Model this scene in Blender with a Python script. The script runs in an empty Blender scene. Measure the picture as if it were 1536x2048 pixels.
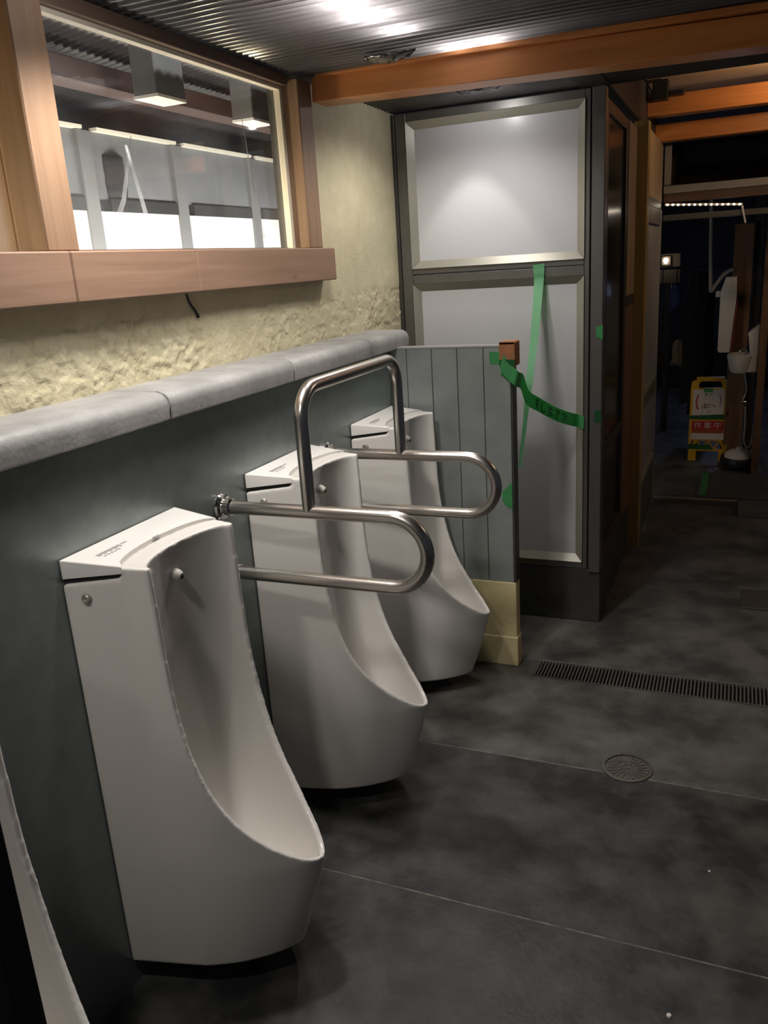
import bpy, bmesh, math, random
from mathutils import Vector, Matrix, noise
random.seed(7)
D = bpy.data
SC = bpy.context.scene
COL = SC.collection

# ------------------------------------------------------------------ camera
cam_d = D.cameras.new('camera'); cam = D.objects.new('camera', cam_d); COL.objects.link(cam)
yaw, pit, rol = -0.41102454, -0.29034060, -0.06482339
f = Vector((math.sin(yaw)*math.cos(pit), math.cos(yaw)*math.cos(pit), math.sin(pit)))
r0 = Vector((math.cos(yaw), -math.sin(yaw), 0)); u0 = r0.cross(f)
r1 = r0*math.cos(rol)+u0*math.sin(rol); u1 = -r0*math.sin(rol)+u0*math.cos(rol)
cam.matrix_world = Matrix(((r1.x, u1.x, -f.x, 1.158), (r1.y, u1.y, -f.y, 0.0), (r1.z, u1.z, -f.z, 1.5), (0, 0, 0, 1)))
cam_d.sensor_fit = 'VERTICAL'; cam_d.sensor_height = 36.0; cam_d.lens = 1645.55*36.0/2048
cam_d.clip_start = 0.02
SC.camera = cam

# ------------------------------------------------------------------ world, exposure, lamps
w = D.worlds.new('night'); SC.world = w; w.use_nodes = True
w.node_tree.nodes['Background'].inputs[0].default_value = (0.75, 0.8, 1.0, 1)
w.node_tree.nodes['Background'].inputs[1].default_value = 0.03
SC.view_settings.view_transform = 'Standard'; SC.view_settings.look = 'None'
SC.view_settings.exposure = 0.0; SC.view_settings.gamma = 1.0
SC.view_settings.use_curve_mapping = False

def point(name, loc, power, col=(1, .93, .84), radius=.05):
    l = D.lights.new(name, 'POINT'); l.energy = power; l.color = col; l.shadow_soft_size = radius
    o = D.objects.new(name, l); o.location = loc; COL.objects.link(o); return o
def area(name, loc, target, power, sx, sy, col):
    l = D.lights.new(name, 'AREA'); l.shape = 'RECTANGLE'; l.size = sx; l.size_y = sy; l.energy = power; l.color = col
    o = D.objects.new(name, l); o.location = loc
    o.rotation_euler = (Vector(target)-Vector(loc)).to_track_quat('-Z', 'Y').to_euler(); COL.objects.link(o); return o
def downlight(loc, power, half=56, blend=.22, rad=.03):
    l = D.lights.new('downlight', 'SPOT'); l.energy = power; l.color = (1, .95, .89); l.shadow_soft_size = rad
    l.spot_size = math.radians(half*2); l.spot_blend = blend
    o = D.objects.new('downlight', l); o.location = loc; COL.objects.link(o)
downlight((.34, .42, 2.045), 22, 72, .5, .06)
downlight((.30, -.60, 2.045), 8, 72, .5, .08)
downlight((.17, 1.42, 2.045), 44, 66, .6, .06)
downlight((.32, 2.06, 2.045), 22, 80, .5, .10)  # added below the sheet, no fitting: brightens far urinal and partition
downlight((.28, 2.84, 2.045), 13, 78, .6, .04)
downlight((.20, 3.12, 2.050), 5, 35, .3, .02)
point('glint_fill', (.12, 1.40, 2.03), 0.9, (1, .96, .92), .010)  # added point without a fitting, for ceiling glints and fill on the timbers
point('cubicle_lamp', (.30, 3.03, 2.046), 1.5, (1, .96, .95), .010)
for p_, e_ in (((.31, 1.92, 2.105), 6), ((.315, 2.05, 2.105), 8), ((.33, 2.20, 2.10), 5), ((.40, 2.46, 2.10), 4.5), ((.50, 2.45, 2.10), 3.5)): point('roof_lamp', p_, e_, (1, .97, .96), .02)
area('outdoor_tube_lamp', (-.46, 2.6, 1.42), (-.95, 2.65, 1.62), 30.0, 2.4, .06, (1, .97, .92))
point('outdoor_lamp', (-.34, 2.20, 1.615), 5.0, (1, .80, .48), .025)
point('outdoor_lamp', (-.34, 0.98, 1.615), 6.0, (1, .80, .48), .025)
cl = D.lights.new('corridor_lamp', 'SPOT'); cl.energy = 9; cl.color = (1, .66, .36); cl.spot_size = math.radians(130); cl.spot_blend = .5; cl.shadow_soft_size = .02
clo = D.objects.new('corridor_lamp', cl); clo.location = (1.52, 4.22, 2.10); clo.rotation_euler = Vector((-.45, .8, .16)).to_track_quat('-Z', 'Y').to_euler(); COL.objects.link(clo)
point('passage_fill', (2.3, 3.9, 2.15), 9.0, (1, .80, .60), .05)  # added fill out of view, brightens the side screen, door and sign
point('far_lamp_blue', (1.10, 8.6, 1.1), 3.0, (.45, .55, 1), .08)

# ------------------------------------------------------------------ materials
MATS = {}
def mat(name, col, rough=.5, metal=0.0, var=0.0, vscale=6.0, bump=0.0, bscale=40.0, col2=None, spec=.5, coat=0.0, aniso=0.0, stretch=(1, 1, 1), emit=None, estr=0.0, rvar=0.0, ramp=(.34, .66)):
    if name in MATS: return MATS[name]
    m = D.materials.new(name); m.use_nodes = True; nt = m.node_tree; b = nt.nodes['Principled BSDF']
    b.inputs['Base Color'].default_value = (*col, 1); b.inputs['Roughness'].default_value = rough
    b.inputs['Metallic'].default_value = metal; b.inputs['Specular IOR Level'].default_value = spec
    b.inputs['Coat Weight'].default_value = coat
    if emit: b.inputs['Emission Color'].default_value = (*emit, 1); b.inputs['Emission Strength'].default_value = estr
    if var or bump or col2 or rvar:
        tc = nt.nodes.new('ShaderNodeTexCoord'); mp = nt.nodes.new('ShaderNodeMapping'); mp.inputs['Scale'].default_value = stretch
        nt.links.new(tc.outputs['Object'], mp.inputs['Vector'])
    if var or col2 or rvar:
        n = nt.nodes.new('ShaderNodeTexNoise'); n.inputs['Scale'].default_value = vscale; n.inputs['Detail'].default_value = 8; n.inputs['Roughness'].default_value = .62
        nt.links.new(mp.outputs[0], n.inputs['Vector'])
        if var or col2:
            cr = nt.nodes.new('ShaderNodeValToRGB'); c2 = col2 or tuple(c*(1-var) for c in col); c1 = col if col2 else tuple(min(1, c*(1+var)) for c in col)
            cr.color_ramp.elements[0].position = ramp[0]; cr.color_ramp.elements[1].position = ramp[1]
            cr.color_ramp.elements[0].color = (*c2, 1); cr.color_ramp.elements[1].color = (*c1, 1)
            nt.links.new(n.outputs['Fac'], cr.inputs[0]); nt.links.new(cr.outputs[0], b.inputs['Base Color'])
        if rvar:
            mr = nt.nodes.new('ShaderNodeMapRange'); mr.inputs[3].default_value = rough-rvar; mr.inputs[4].default_value = rough+rvar
            mr.inputs[1].default_value = .3; mr.inputs[2].default_value = .7
            nt.links.new(n.outputs['Fac'], mr.inputs[0]); nt.links.new(mr.outputs[0], b.inputs['Roughness'])
    if bump:
        n2 = nt.nodes.new('ShaderNodeTexNoise'); n2.inputs['Scale'].default_value = bscale; n2.inputs['Detail'].default_value = 6
        nt.links.new(mp.outputs[0], n2.inputs['Vector'])
        bp = nt.nodes.new('ShaderNodeBump'); bp.inputs['Strength'].default_value = bump; bp.inputs['Distance'].default_value = .004
        nt.links.new(n2.outputs['Fac'], bp.inputs['Height']); nt.links.new(bp.outputs[0], b.inputs['Normal'])
    MATS[name] = m; return m

def wood(name, c1, c2, rough=.5, axis='Y', knots=True):
    if name in MATS: return MATS[name]
    m = mat(name, c1, rough); nt = m.node_tree; b = nt.nodes['Principled BSDF']
    tc = nt.nodes.new('ShaderNodeTexCoord'); mp = nt.nodes.new('ShaderNodeMapping')
    s = {'X': (1.2, 22, 22), 'Y': (22, 1.2, 22), 'Z': (22, 22, 1.2)}[axis]; mp.inputs['Scale'].default_value = s
    nt.links.new(tc.outputs['Object'], mp.inputs['Vector'])
    n = nt.nodes.new('ShaderNodeTexNoise'); n.inputs['Scale'].default_value = 2.2; n.inputs['Detail'].default_value = 5; n.inputs['Distortion'].default_value = .6
    nt.links.new(mp.outputs[0], n.inputs['Vector'])
    cr = nt.nodes.new('ShaderNodeValToRGB'); cr.color_ramp.elements[0].position = .3; cr.color_ramp.elements[1].position = .7
    cr.color_ramp.elements[0].color = (*c2, 1); cr.color_ramp.elements[1].color = (*c1, 1)
    nt.links.new(n.outputs['Fac'], cr.inputs[0]); out = cr.outputs[0]
    if knots:
        v = nt.nodes.new('ShaderNodeTexVoronoi'); v.inputs['Scale'].default_value = 5.0
        mp2 = nt.nodes.new('ShaderNodeMapping'); s2 = {'X': (.7, 2, 2), 'Y': (2, .7, 2), 'Z': (2, 2, .7)}[axis]; mp2.inputs['Scale'].default_value = s2
        nt.links.new(tc.outputs['Object'], mp2.inputs['Vector']); nt.links.new(mp2.outputs[0], v.inputs['Vector'])
        k = nt.nodes.new('ShaderNodeValToRGB'); k.color_ramp.elements[0].position = .06; k.color_ramp.elements[1].position = .13
        k.color_ramp.elements[0].color = (.35, .35, .35, 1); k.color_ramp.elements[1].color = (1, 1, 1, 1)
        nt.links.new(v.outputs['Distance'], k.inputs[0])
        mx = nt.nodes.new('ShaderNodeMixRGB'); mx.blend_type = 'MULTIPLY'; mx.inputs[0].default_value = 1
        nt.links.new(out, mx.inputs[1]); nt.links.new(k.outputs[0], mx.inputs[2]); out = mx.outputs[0]
    nt.links.new(out, b.inputs['Base Color'])
    bp = nt.nodes.new('ShaderNodeBump'); bp.inputs['Strength'].default_value = .25; bp.inputs['Distance'].default_value = .002
    nt.links.new(n.outputs['Fac'], bp.inputs['Height']); nt.links.new(bp.outputs[0], b.inputs['Normal'])
    return m

def glass(name, tint, dust, dustcol, rough=.02, scale=5.0, spec=.5):
    m = D.materials.new(name); m.use_nodes = True; nt = m.node_tree; nt.nodes.clear()
    o = nt.nodes.new('ShaderNodeOutputMaterial'); tr = nt.nodes.new('ShaderNodeBsdfTransparent'); tr.inputs[0].default_value = (*tint, 1)
    gl = nt.nodes.new('ShaderNodeBsdfGlossy'); gl.inputs['Roughness'].default_value = rough
    lw = nt.nodes.new('ShaderNodeLayerWeight'); pw = nt.nodes.new('ShaderNodeMath'); pw.operation = 'POWER'; pw.inputs[1].default_value = 5
    nt.links.new(lw.outputs['Facing'], pw.inputs[0]); fr = nt.nodes.new('ShaderNodeMath'); fr.operation = 'MULTIPLY_ADD'; fr.inputs[1].default_value = .9; fr.inputs[2].default_value = .04; nt.links.new(pw.outputs[0], fr.inputs[0])
    mx = nt.nodes.new('ShaderNodeMixShader'); nt.links.new(fr.outputs[0], mx.inputs[0]); nt.links.new(tr.outputs[0], mx.inputs[1]); nt.links.new(gl.outputs[0], mx.inputs[2])
    df = nt.nodes.new('ShaderNodeBsdfDiffuse'); df.inputs[0].default_value = (*dustcol, 1)
    tc = nt.nodes.new('ShaderNodeTexCoord'); n = nt.nodes.new('ShaderNodeTexNoise'); n.inputs['Scale'].default_value = scale; n.inputs['Detail'].default_value = 7
    nt.links.new(tc.outputs['Object'], n.inputs['Vector'])
    mr = nt.nodes.new('ShaderNodeMapRange'); mr.inputs[1].default_value = .42; mr.inputs[2].default_value = .75; mr.inputs[3].default_value = dust*.4; mr.inputs[4].default_value = dust*2
    nt.links.new(n.outputs['Fac'], mr.inputs[0])
    m2 = nt.nodes.new('ShaderNodeMixShader'); nt.links.new(mr.outputs[0], m2.inputs[0]); nt.links.new(mx.outputs[0], m2.inputs[1]); nt.links.new(df.outputs[0], m2.inputs[2])
    nt.links.new(m2.outputs[0], o.inputs[0]); return m

CERAMIC = mat('white_ceramic', (.78, .75, .71), .10, coat=.3)
LIDM = mat('white_lid', (.82, .79, .76), .28)
STEEL = mat('brushed_steel', (.66, .62, .57), .27, 1.0, bump=.05, bscale=300)
CHROME = mat('chrome', (.7, .68, .65), .12, 1.0)
TEAL = mat('teal_laminate', (.25, .28, .275), .38, .7, var=.10, vscale=14, bump=.04, bscale=140)
BOARD = mat('teal_board', (.31, .34, .33), .34, .25, var=.10, vscale=9, bump=.04, bscale=120)
DARKGAP = mat('dark_gap', (.012, .012, .012), .8)
COPING = mat('grey_coping', (.36, .35, .345), .55, col2=(.24, .235, .23), vscale=9, bump=.25, bscale=90)
PLASTER = mat('yellow_plaster', (.60, .545, .37), .75, col2=(.51, .455, .295), vscale=11, bump=.6, bscale=110)
YBASE = mat('yellow_base_paint', (.80, .70, .40), .6, col2=(.66, .56, .29), vscale=9, bump=.4, bscale=60)
PINE = wood('pink_pine', (.285, .172, .115), (.215, .125, .08), .6, 'Y')
PINEV = wood('pink_pine_upright', (.28, .172, .105), (.215, .125, .072), .6, 'Z')
ORANGE = wood('orange_timber', (.55, .22, .07), (.42, .155, .045), .38, 'X', knots=False)
ORANGEY = wood('orange_timber_long', (.36, .16, .07), (.25, .10, .04), .5, 'Y', knots=False)
BROWNV = wood('brown_upright', (.20, .105, .055), (.14, .075, .038), .55, 'Z')
YELV = wood('yellow_upright', (.40, .26, .08), (.31, .19, .05), .55, 'Z')
PALEV = wood('pale_panel_wood', (.36, .25, .15), (.28, .19, .11), .6, 'Z', knots=False)
ALU = mat('dark_aluminium', (.16, .155, .145), .38, .55, var=.06, vscale=20)
BEAD = mat('beige_bead', (.36, .345, .29), .4, .3)
FROST = mat('frosted_panel', (.60, .60, .63), .30, spec=.5)
DARKBASE = mat('dark_concrete_base', (.045, .045, .043), .7, var=.3, vscale=9, bump=.3, bscale=50)
FLOORM = mat('dark_concrete', (.075, .074, .070), .5, col2=(.020, .0205, .021), vscale=5.5, bump=.25, bscale=60, rvar=.12, ramp=(.40, .64))
FLOORL = mat('light_concrete', (.135, .13, .12), .52, col2=(.05, .049, .046), vscale=4.5, bump=.3, bscale=70, rvar=.1, ramp=(.38, .62))
JOINT = mat('joint_mortar', (.13, .125, .115), .8, var=.4, vscale=60)
GREEN = mat('green_tape', (.16, .62, .25), .4)
PALEG = mat('pale_green_tape', (.27, .66, .36), .35)
GREEND = mat('green_tape_dull', (.05, .24, .09), .45)
INK = mat('black_ink', (.01, .01, .01), .6)
PRINT = mat('grey_print', (.28, .27, .26), .5)
RUBBER = mat('grey_nozzle', (.5, .47, .43), .35)
YPLASTIC = mat('yellow_plastic', (.62, .36, .012), .4)
REDP = mat('red_print', (.42, .02, .02), .5)
ORP = mat('orange_print', (.40, .10, .02), .5)
PAPER = mat('white_paper', (.62, .58, .56), .7)
WHITEP = mat('white_plastic', (.6, .58, .55), .4)
BLACKP = mat('black_plastic', (.015, .015, .016), .45)
CLOTH = mat('black_cloth', (.008, .008, .009), .9)
BLUEC = mat('blue_cloth', (.02, .035, .13), .8)
BEIGE = mat('beige_cloth', (.26, .19, .12), .8)
WHITEWALL = mat('white_painted_board', (.82, .80, .76), .7)
GREYB = mat('grey_outdoor_board', (.14, .143, .147), .55, var=.2, vscale=3)
GREYPAINT = mat('grey_paint', (.20, .20, .19), .5)
GREYO = mat('grey_outdoor_post', (.15, .15, .15), .5)
CORRU = mat('smoke_corrugated_sheet', (.040, .036, .037), .17, spec=.6, var=.3, vscale=4)
def translucent(m, w, col):
    nt = m.node_tree; b = nt.nodes['Principled BSDF']; t = nt.nodes.new('ShaderNodeBsdfTranslucent'); t.inputs[0].default_value = (*col, 1)
    mx = nt.nodes.new('ShaderNodeMixShader'); mx.inputs[0].default_value = w; out = [n for n in nt.nodes if n.type == 'OUTPUT_MATERIAL'][0]
    nt.links.new(b.outputs[0], mx.inputs[1]); nt.links.new(t.outputs[0], mx.inputs[2]); nt.links.new(mx.outputs[0], out.inputs[0])
for m_ in (GREEN, PALEG, GREEND): translucent(m_, .6, tuple(m_.node_tree.nodes['Principled BSDF'].inputs['Base Color'].default_value)[:3])
translucent(CORRU, .07, (.75, .70, .70))
SOFFIT = mat('pale_soffit', (.6, .48, .36), .7)
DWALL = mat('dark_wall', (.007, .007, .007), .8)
DOORG = mat('grey_door_panel', (.30, .295, .295), .45)
GRATE = mat('grate_steel', (.22, .21, .195), .45, .6)

# ------------------------------------------------------------------ builders
class MB:
    def __init__(s): s.bm = bmesh.new()
    def box(s, x0, x1, y0, y1, z0, z1, bev=0.0, seg=2):
        vs = [s.bm.verts.new((x, y, z)) for x in (x0, x1) for y in (y0, y1) for z in (z0, z1)]
        fs = [s.bm.faces.new([vs[i] for i in q]) for q in ((0, 1, 3, 2), (4, 6, 7, 5), (0, 4, 5, 1), (2, 3, 7, 6), (0, 2, 6, 4), (1, 5, 7, 3))]
        if bev:
            es = list({e for q in fs for e in q.edges})
            bmesh.ops.bevel(s.bm, geom=es, offset=bev, segments=seg, affect='EDGES', profile=.5)
        return s
    def obox(s, c, ax, ay, az, hx, hy, hz, bev=0.0):
        c, ax, ay, az = map(Vector, (c, ax, ay, az))
        vs = [s.bm.verts.new(c+ax*hx*i+ay*hy*j+az*hz*k) for i in (-1, 1) for j in (-1, 1) for k in (-1, 1)]
        fs = [s.bm.faces.new([vs[i] for i in q]) for q in ((0, 1, 3, 2), (4, 6, 7, 5), (0, 4, 5, 1), (2, 3, 7, 6), (0, 2, 6, 4), (1, 5, 7, 3))]
        if bev: bmesh.ops.bevel(s.bm, geom=list({e for q in fs for e in q.edges}), offset=bev, segments=2, affect='EDGES', profile=.5)
        return s
    def prism(s, pts, d, bev=0.0):          # pts: closed planar loop of 3D points, d: extrusion vector
        d = Vector(d); a = [s.bm.verts.new(p) for p in pts]; b = [s.bm.verts.new(Vector(p)+d) for p in pts]; n = len(pts)
        fs = [s.bm.faces.new(a), s.bm.faces.new(b[::-1])]
        for i in range(n): fs.append(s.bm.faces.new((a[i], b[i], b[(i+1) % n], a[(i+1) % n])))
        if bev: bmesh.ops.bevel(s.bm, geom=list({e for q in (fs[0], fs[1]) for e in q.edges}), offset=bev, segments=2, affect='EDGES', profile=.5)
        return s
    def cyl(s, p0, p1, r, n=20, r2=None):
        return s.lathe(p0, p1, [(0, 0), (r, 0), (r2 if r2 is not None else r, 1), (0, 1)], n)
    def lathe(s, p0, p1, prof, n=24):       # prof: (radius, fraction along p0-p1)
        p0, p1 = Vector(p0), Vector(p1); d = p1-p0; z = d.normalized(); x = z.orthogonal().normalized(); y = z.cross(x)
        rings = []
        for r, t in prof:
            c = p0+d*t
            rings.append([s.bm.verts.new(c)] if r < 1e-6 else [s.bm.verts.new(c+(x*math.cos(a)+y*math.sin(a))*r) for a in [2*math.pi*i/n for i in range(n)]])
        for a, b in zip(rings, rings[1:]):
            for i in range(n):
                q = [a[i % len(a)], a[(i+1) % len(a)], b[(i+1) % len(b)], b[i % len(b)]]; q = list(dict.fromkeys(q))
                if len(q) > 2:
                    try: s.bm.faces.new(q)
                    except ValueError: pass
        return s
    def tube(s, pts, r, n=14, caps=True, rfun=None):
        pts = [Vector(p) for p in pts]; N = len(pts); T = [(pts[min(i+1, N-1)]-pts[max(i-1, 0)]).normalized() for i in range(N)]
        x = T[0].orthogonal().normalized(); rings = []
        for i in range(N):
            x = (x-T[i]*x.dot(T[i])).normalized(); y = T[i].cross(x); rr = rfun(i/(N-1)) if rfun else r
            rings.append([s.bm.verts.new(pts[i]+(x*math.cos(a)+y*math.sin(a))*rr) for a in [2*math.pi*k/n for k in range(n)]])
        for a, b in zip(rings, rings[1:]):
            for k in range(n): s.bm.faces.new((a[k], a[(k+1) % n], b[(k+1) % n], b[k]))
        if caps: s.bm.faces.new(rings[0][::-1]); s.bm.faces.new(rings[-1])
        return s
    def grid(s, rows, closed=False):
        g = [[s.bm.verts.new(p) for p in row] for row in rows]
        for a, b in zip(g, g[1:]):
            for i in range(len(a)-1): s.bm.faces.new((a[i], a[i+1], b[i+1], b[i]))
        return s
    def ribbon(s, L, R, th=.0006):          # thin strip between two polylines, with thickness
        L = [Vector(p) for p in L]; R = [Vector(p) for p in R]; n = len(L); A = []
        for i in range(n):
            t = (L[min(i+1, n-1)]-L[max(i-1, 0)]); nn = t.cross(R[i]-L[i]).normalized()*th
            A.append([s.bm.verts.new(L[i]+nn), s.bm.verts.new(R[i]+nn), s.bm.verts.new(R[i]-nn), s.bm.verts.new(L[i]-nn)])
        for a, b in zip(A, A[1:]):
            for k in range(4): s.bm.faces.new((a[k], a[(k+1) % 4], b[(k+1) % 4], b[k]))
        s.bm.faces.new(A[0][::-1]); s.bm.faces.new(A[-1]); return s
    def build(s, name, m, parent=None, smooth=None, label=None):
        bmesh.ops.recalc_face_normals(s.bm, faces=s.bm.faces)
        me = D.meshes.new(name); s.bm.to_mesh(me); s.bm.free(); me.materials.append(m)
        if smooth is not None:
            me.polygons.foreach_set('use_smooth', [True]*len(me.polygons)); me.set_sharp_from_angle(angle=math.radians(smooth))
        o = D.objects.new(name, me); COL.objects.link(o)
        if parent: o.parent = parent
        if label: o['label'] = label
        return o
def tag(o, label, cat, group=None, kind=None):
    o['label'] = label; o['category'] = cat
    if group: o['group'] = group
    if kind: o['kind'] = kind
    return o
def thing(name, label, cat, loc=(0, 0, 0), group=None, kind=None):
    o = D.objects.new(name, None); COL.objects.link(o); o.location = loc; o.empty_display_size = .05
    return tag(o, label, cat, group, kind)
def keep(o, parent):                       # parent without moving a mesh built in world coordinates
    o.parent = parent; o.matrix_parent_inverse = Matrix.Translation(parent.location).inverted(); return o
def part(mb, name, m, parent, smooth=None, label=None):
    return keep(mb.build(name, m, None, smooth, label), parent)
def arc(c, a, b, t0, t1, r, n=10):
    c, a, b = Vector(c), Vector(a), Vector(b)
    return [c+(a*math.cos(t)+b*math.sin(t))*r for t in [t0+(t1-t0)*i/n for i in range(n+1)]]
def spline(P, n):
    P = [Vector(p) for p in P]; out = []
    for i in range(len(P)-1):
        a, b, c, d = P[max(i-1, 0)], P[i], P[i+1], P[min(i+2, len(P)-1)]
        for k in range(n):
            t = k/n; out.append(.5*((2*b)+(c-a)*t+(2*a-5*b+4*c-d)*t*t+(3*b-a-3*c+d)*t**3))
    return out+[P[-1]]

# ================================================================== SETTING
# ---- floor: concrete slabs on a bed, joints and drain channel between them
floor = MB().box(-.2, 3.2, -2.0, 9.6, -.20, -.012).build('floor', JOINT)
tag(floor, 'dark worn concrete floor with straight joints between slabs', 'floor', kind='structure')
def slab(x0, x1, y0, y1, z1, m):
    o = MB().box(x0, x1, y0, y1, -.0125, z1, .0015, 1).build('slab', m); keep(o, floor)
slab(-.2, 3.2, -2.0, 1.562, 0, FLOORM)
slab(-.2, 3.2, 1.567, 2.203, 0, FLOORM)
slab(-.2, 3.2, 2.208, 2.735, 0, FLOORL)
slab(-.2, .525, 2.737, 2.872, 0, FLOORL)
slab(-.2, 3.2, 2.874, 5.10, 0, FLOORL)
slab(-.2, 3.2, 5.22, 9.6, .0, FLOORL)
for y in (1.5645, 2.2055): keep(MB().box(-.2, 3.2, y-.0026, y+.0026, -.0125, -.0008).build('joint_filler', mat('pale_joint', (.22, .21, .19), .8, col2=(.07, .07, .065), vscale=25)), floor)
# ---- lower wall with laminate panel, coping stones on top
wl = MB().box(-.2, -.012, -.6, 2.86, -.01, 1.206).build('wall_left', DARKBASE)
tag(wl, 'low wall clad in dark teal laminate behind the urinals', 'wall', kind='structure')
part(MB().box(-.012, 0, -.6, 2.80, .0, 1.206), 'wall_panel', TEAL, wl)
prof = [(-.14, 1.207), (.026, 1.207), (.031, 1.211), (.032, 1.237)]+[(.002+.03*math.cos(t), 1.238+.03*math.sin(t)) for t in [math.pi/2*i/6 for i in range(1, 7)]]+[(-.14, 1.2695)]
ys = [-.6, -.22, .335, .898, 1.461, 2.027, 2.575, 2.925]
for a, b in zip(ys, ys[1:]):
    o = MB().prism([(x, a+.003, z) for x, z in prof], (0, b-a-.006, 0), .004).build('coping_stone', COPING, None, 40); keep(o, wl)
part(MB().box(-.13, .02, -.6, 2.92, 1.2075, 1.255), 'mortar_bed', mat('dark_mortar', (.14, .135, .13), .8), wl)
# ---- plastered upper wall
def chip(y, z):
    n = noise.fractal(Vector((y*22, z*30, 1.7)), .8, 2.2, 6)
    edge = 1.425 + .03*noise.noise(Vector((y*4, 0, 3.1)))
    if y > 2.62: edge = 1.43
    m = max(0, min(1, (edge-z)/.03))
    d = .002*noise.noise(Vector((y*2.2, z*2.2, 9)))
    k = max(0, min(1, (n+.0)*16))
    if .0 < (y-1.84) < .28 or .0 < (y-2.42) < .02: k *= .25
    return d + m*(-.0030*k + .0014*noise.noise(Vector((y*60, z*60, 0))))
def plaster(y0, y1, z0, z1, st):
    ny = max(2, int((y1-y0)/st)); nz = max(2, int((z1-z0)/st))
    return [[(-.13+chip(y0+(y1-y0)*j/ny, z0+(z1-z0)*i/nz), y0+(y1-y0)*j/ny, z0+(z1-z0)*i/nz) for j in range(ny+1)] for i in range(nz+1)]
m = MB()
m.grid(plaster(-.6, 3.30, 1.262, 1.475, .005)); m.grid(plaster(2.44, 3.30, 1.475, 2.09, .016)); m.grid(plaster(2.87, 3.30, 0, 1.262, .02))
wu = m.build('wall_plaster', PLASTER, None, 60); wu.name = 'wall_left_plaster'
tag(wu, 'yellow plastered wall with flaking rough patch above the ledge', 'wall', kind='structure')
wb = MB().box(-.25, -.142, -.6, 3.30, 1.262, 1.472).box(-.25, -.142, 2.52, 3.30, 1.472, 2.09).box(-.25, -.142, 2.865, 3.30, 0, 1.262).build('wall_left_core', DARKBASE)
tag(wb, 'core of the plastered wall beside the window', 'wall', kind='structure')
# crack below the sill
ck = MB().tube(spline([(-.127, 1.793, 1.462), (-.1275, 1.802, 1.44), (-.127, 1.822, 1.418), (-.127, 1.832, 1.402)], 4), .003, 6, rfun=lambda t: .002+.002*t).build('wall_crack', DARKGAP)
keep(ck, wu)
# ---- timber window
win = thing('window_1', 'timber framed window with dusty pane above the ledge', 'window', (-.1, 1.9, 1.47), kind='structure')
for a, b in ((-.6, .3003), (.3013, 1.3537), (1.3547, 1.7877), (1.7887, 2.572)):
    part(MB().box(-.165, -.078, a, b, 1.466, 1.567, .003, 1), 'sill_board', PINE, win)
for a, b in ((1.305, 1.394), (2.418, 2.506), (.14, .23)):
    part(MB().box(-.165, -.087, a, b, 1.567, 2.05, .003, 1), 'window_post', PINEV, win)
    if a < 2: part(MB().box(-.25, -.167, a+.004, b-.004, 1.567, 2.05, .003, 1), 'window_post', PINEV, win)
part(MB().box(-.19, -.12, -.6, 2.415, 2.032, 2.062, .002, 1), 'window_head', wood('dark_head', (.20, .13, .095), (.14, .09, .065), .6, 'Y', False), win)
WHB = mat('white_bead', (.80, .74, .60), .45)
part(MB().box(-.16, -.140, 1.395, 2.417, 2.022, 2.034), 'glazing_bead', WHB, win)
part(MB().box(-.16, -.140, 2.400, 2.4175, 1.568, 2.022), 'glazing_bead', WHB, win)
part(MB().box(-.19, -.16, 1.395, 2.417, 1.567, 1.574), 'glazing_bead', PINE, win)
PANE = glass('dusty_pane', (.93, .94, .94), .045, (.7, .7, .7), .03, 4)
part(MB().box(-.1575, -.1545, 1.395, 2.416, 1.570, 2.026), 'pane', PANE, win)
part(MB().box(-.1575, -.1545, .232, 1.304, 1.570, 2.03), 'pane', PANE, win)
# creased film stuck to the pane
FILM = glass('plastic_film', (.9, .9, .9), .16, (.8, .8, .8), .15, 9)
for L, R in ([[(-.151, 1.56, 1.60), (-.147, 1.62, 1.68), (-.150, 1.685, 1.82)], [(-.152, 1.585, 1.60), (-.152, 1.64, 1.68), (-.152, 1.692, 1.82)]],
             [[(-.151, 1.70, 1.585), (-.147, 1.69, 1.66), (-.150, 1.66, 1.80)], [(-.152, 1.735, 1.585), (-.152, 1.712, 1.66), (-.152, 1.672, 1.80)]],
             [[(-.151, 2.24, 1.60), (-.148, 2.205, 1.75), (-.150, 2.185, 1.92)], [(-.152, 2.256, 1.60), (-.152, 2.215, 1.75), (-.152, 2.19, 1.92)]]):
    part(MB().ribbon(L, R), 'film_crease', FILM, win)
# ---- ceiling: corrugated smoke sheet (ribs across the room) and beams
def corrugate(x0, x1, y0, y1, z, amp=.0045, pitch=.032, n=8, sag=0.0):
    ny = int((y1-y0)/pitch*n); rows = []
    xs = [x0+(x1-x0)*k/10 for k in range(11)]
    for j in range(ny+1):
        y = y0+(y1-y0)*j/ny; zz = z+amp*math.sin(2*math.pi*(y-y0)/pitch)
        rows.append([(x, y, zz+.003*noise.noise(Vector((x*3, y*.8, 4)))) for x in xs])
    return rows
ce = MB().grid(corrugate(-.19, 2.6, -1.2, 3.32, 2.068)).build('ceiling', CORRU, None, 80)
tag(ce, 'dark glossy corrugated plastic ceiling above the urinals', 'ceiling', kind='structure')
tb = MB().obox((.80, 2.555, 2.012), Vector((1, 0, -.022)).normalized(), (0, 1, 0), Vector((.022, 0, 1)).normalized(), .885, .05, .037, .003).build('trim_1', ORANGE, None)
tag(tb, 'orange stained timber beam crossing under the corrugated ceiling', 'beam', kind='structure')
tb = MB().obox((.80, 2.515, 2.058), Vector((1, 0, -.012)).normalized(), (0, 1, 0), Vector((.012, 0, 1)).normalized(), .86, .03, .008, .002).build('trim_2', ORANGE, None)
tag(tb, 'thin orange batten on top of the ceiling beam', 'batten', kind='structure')
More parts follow.
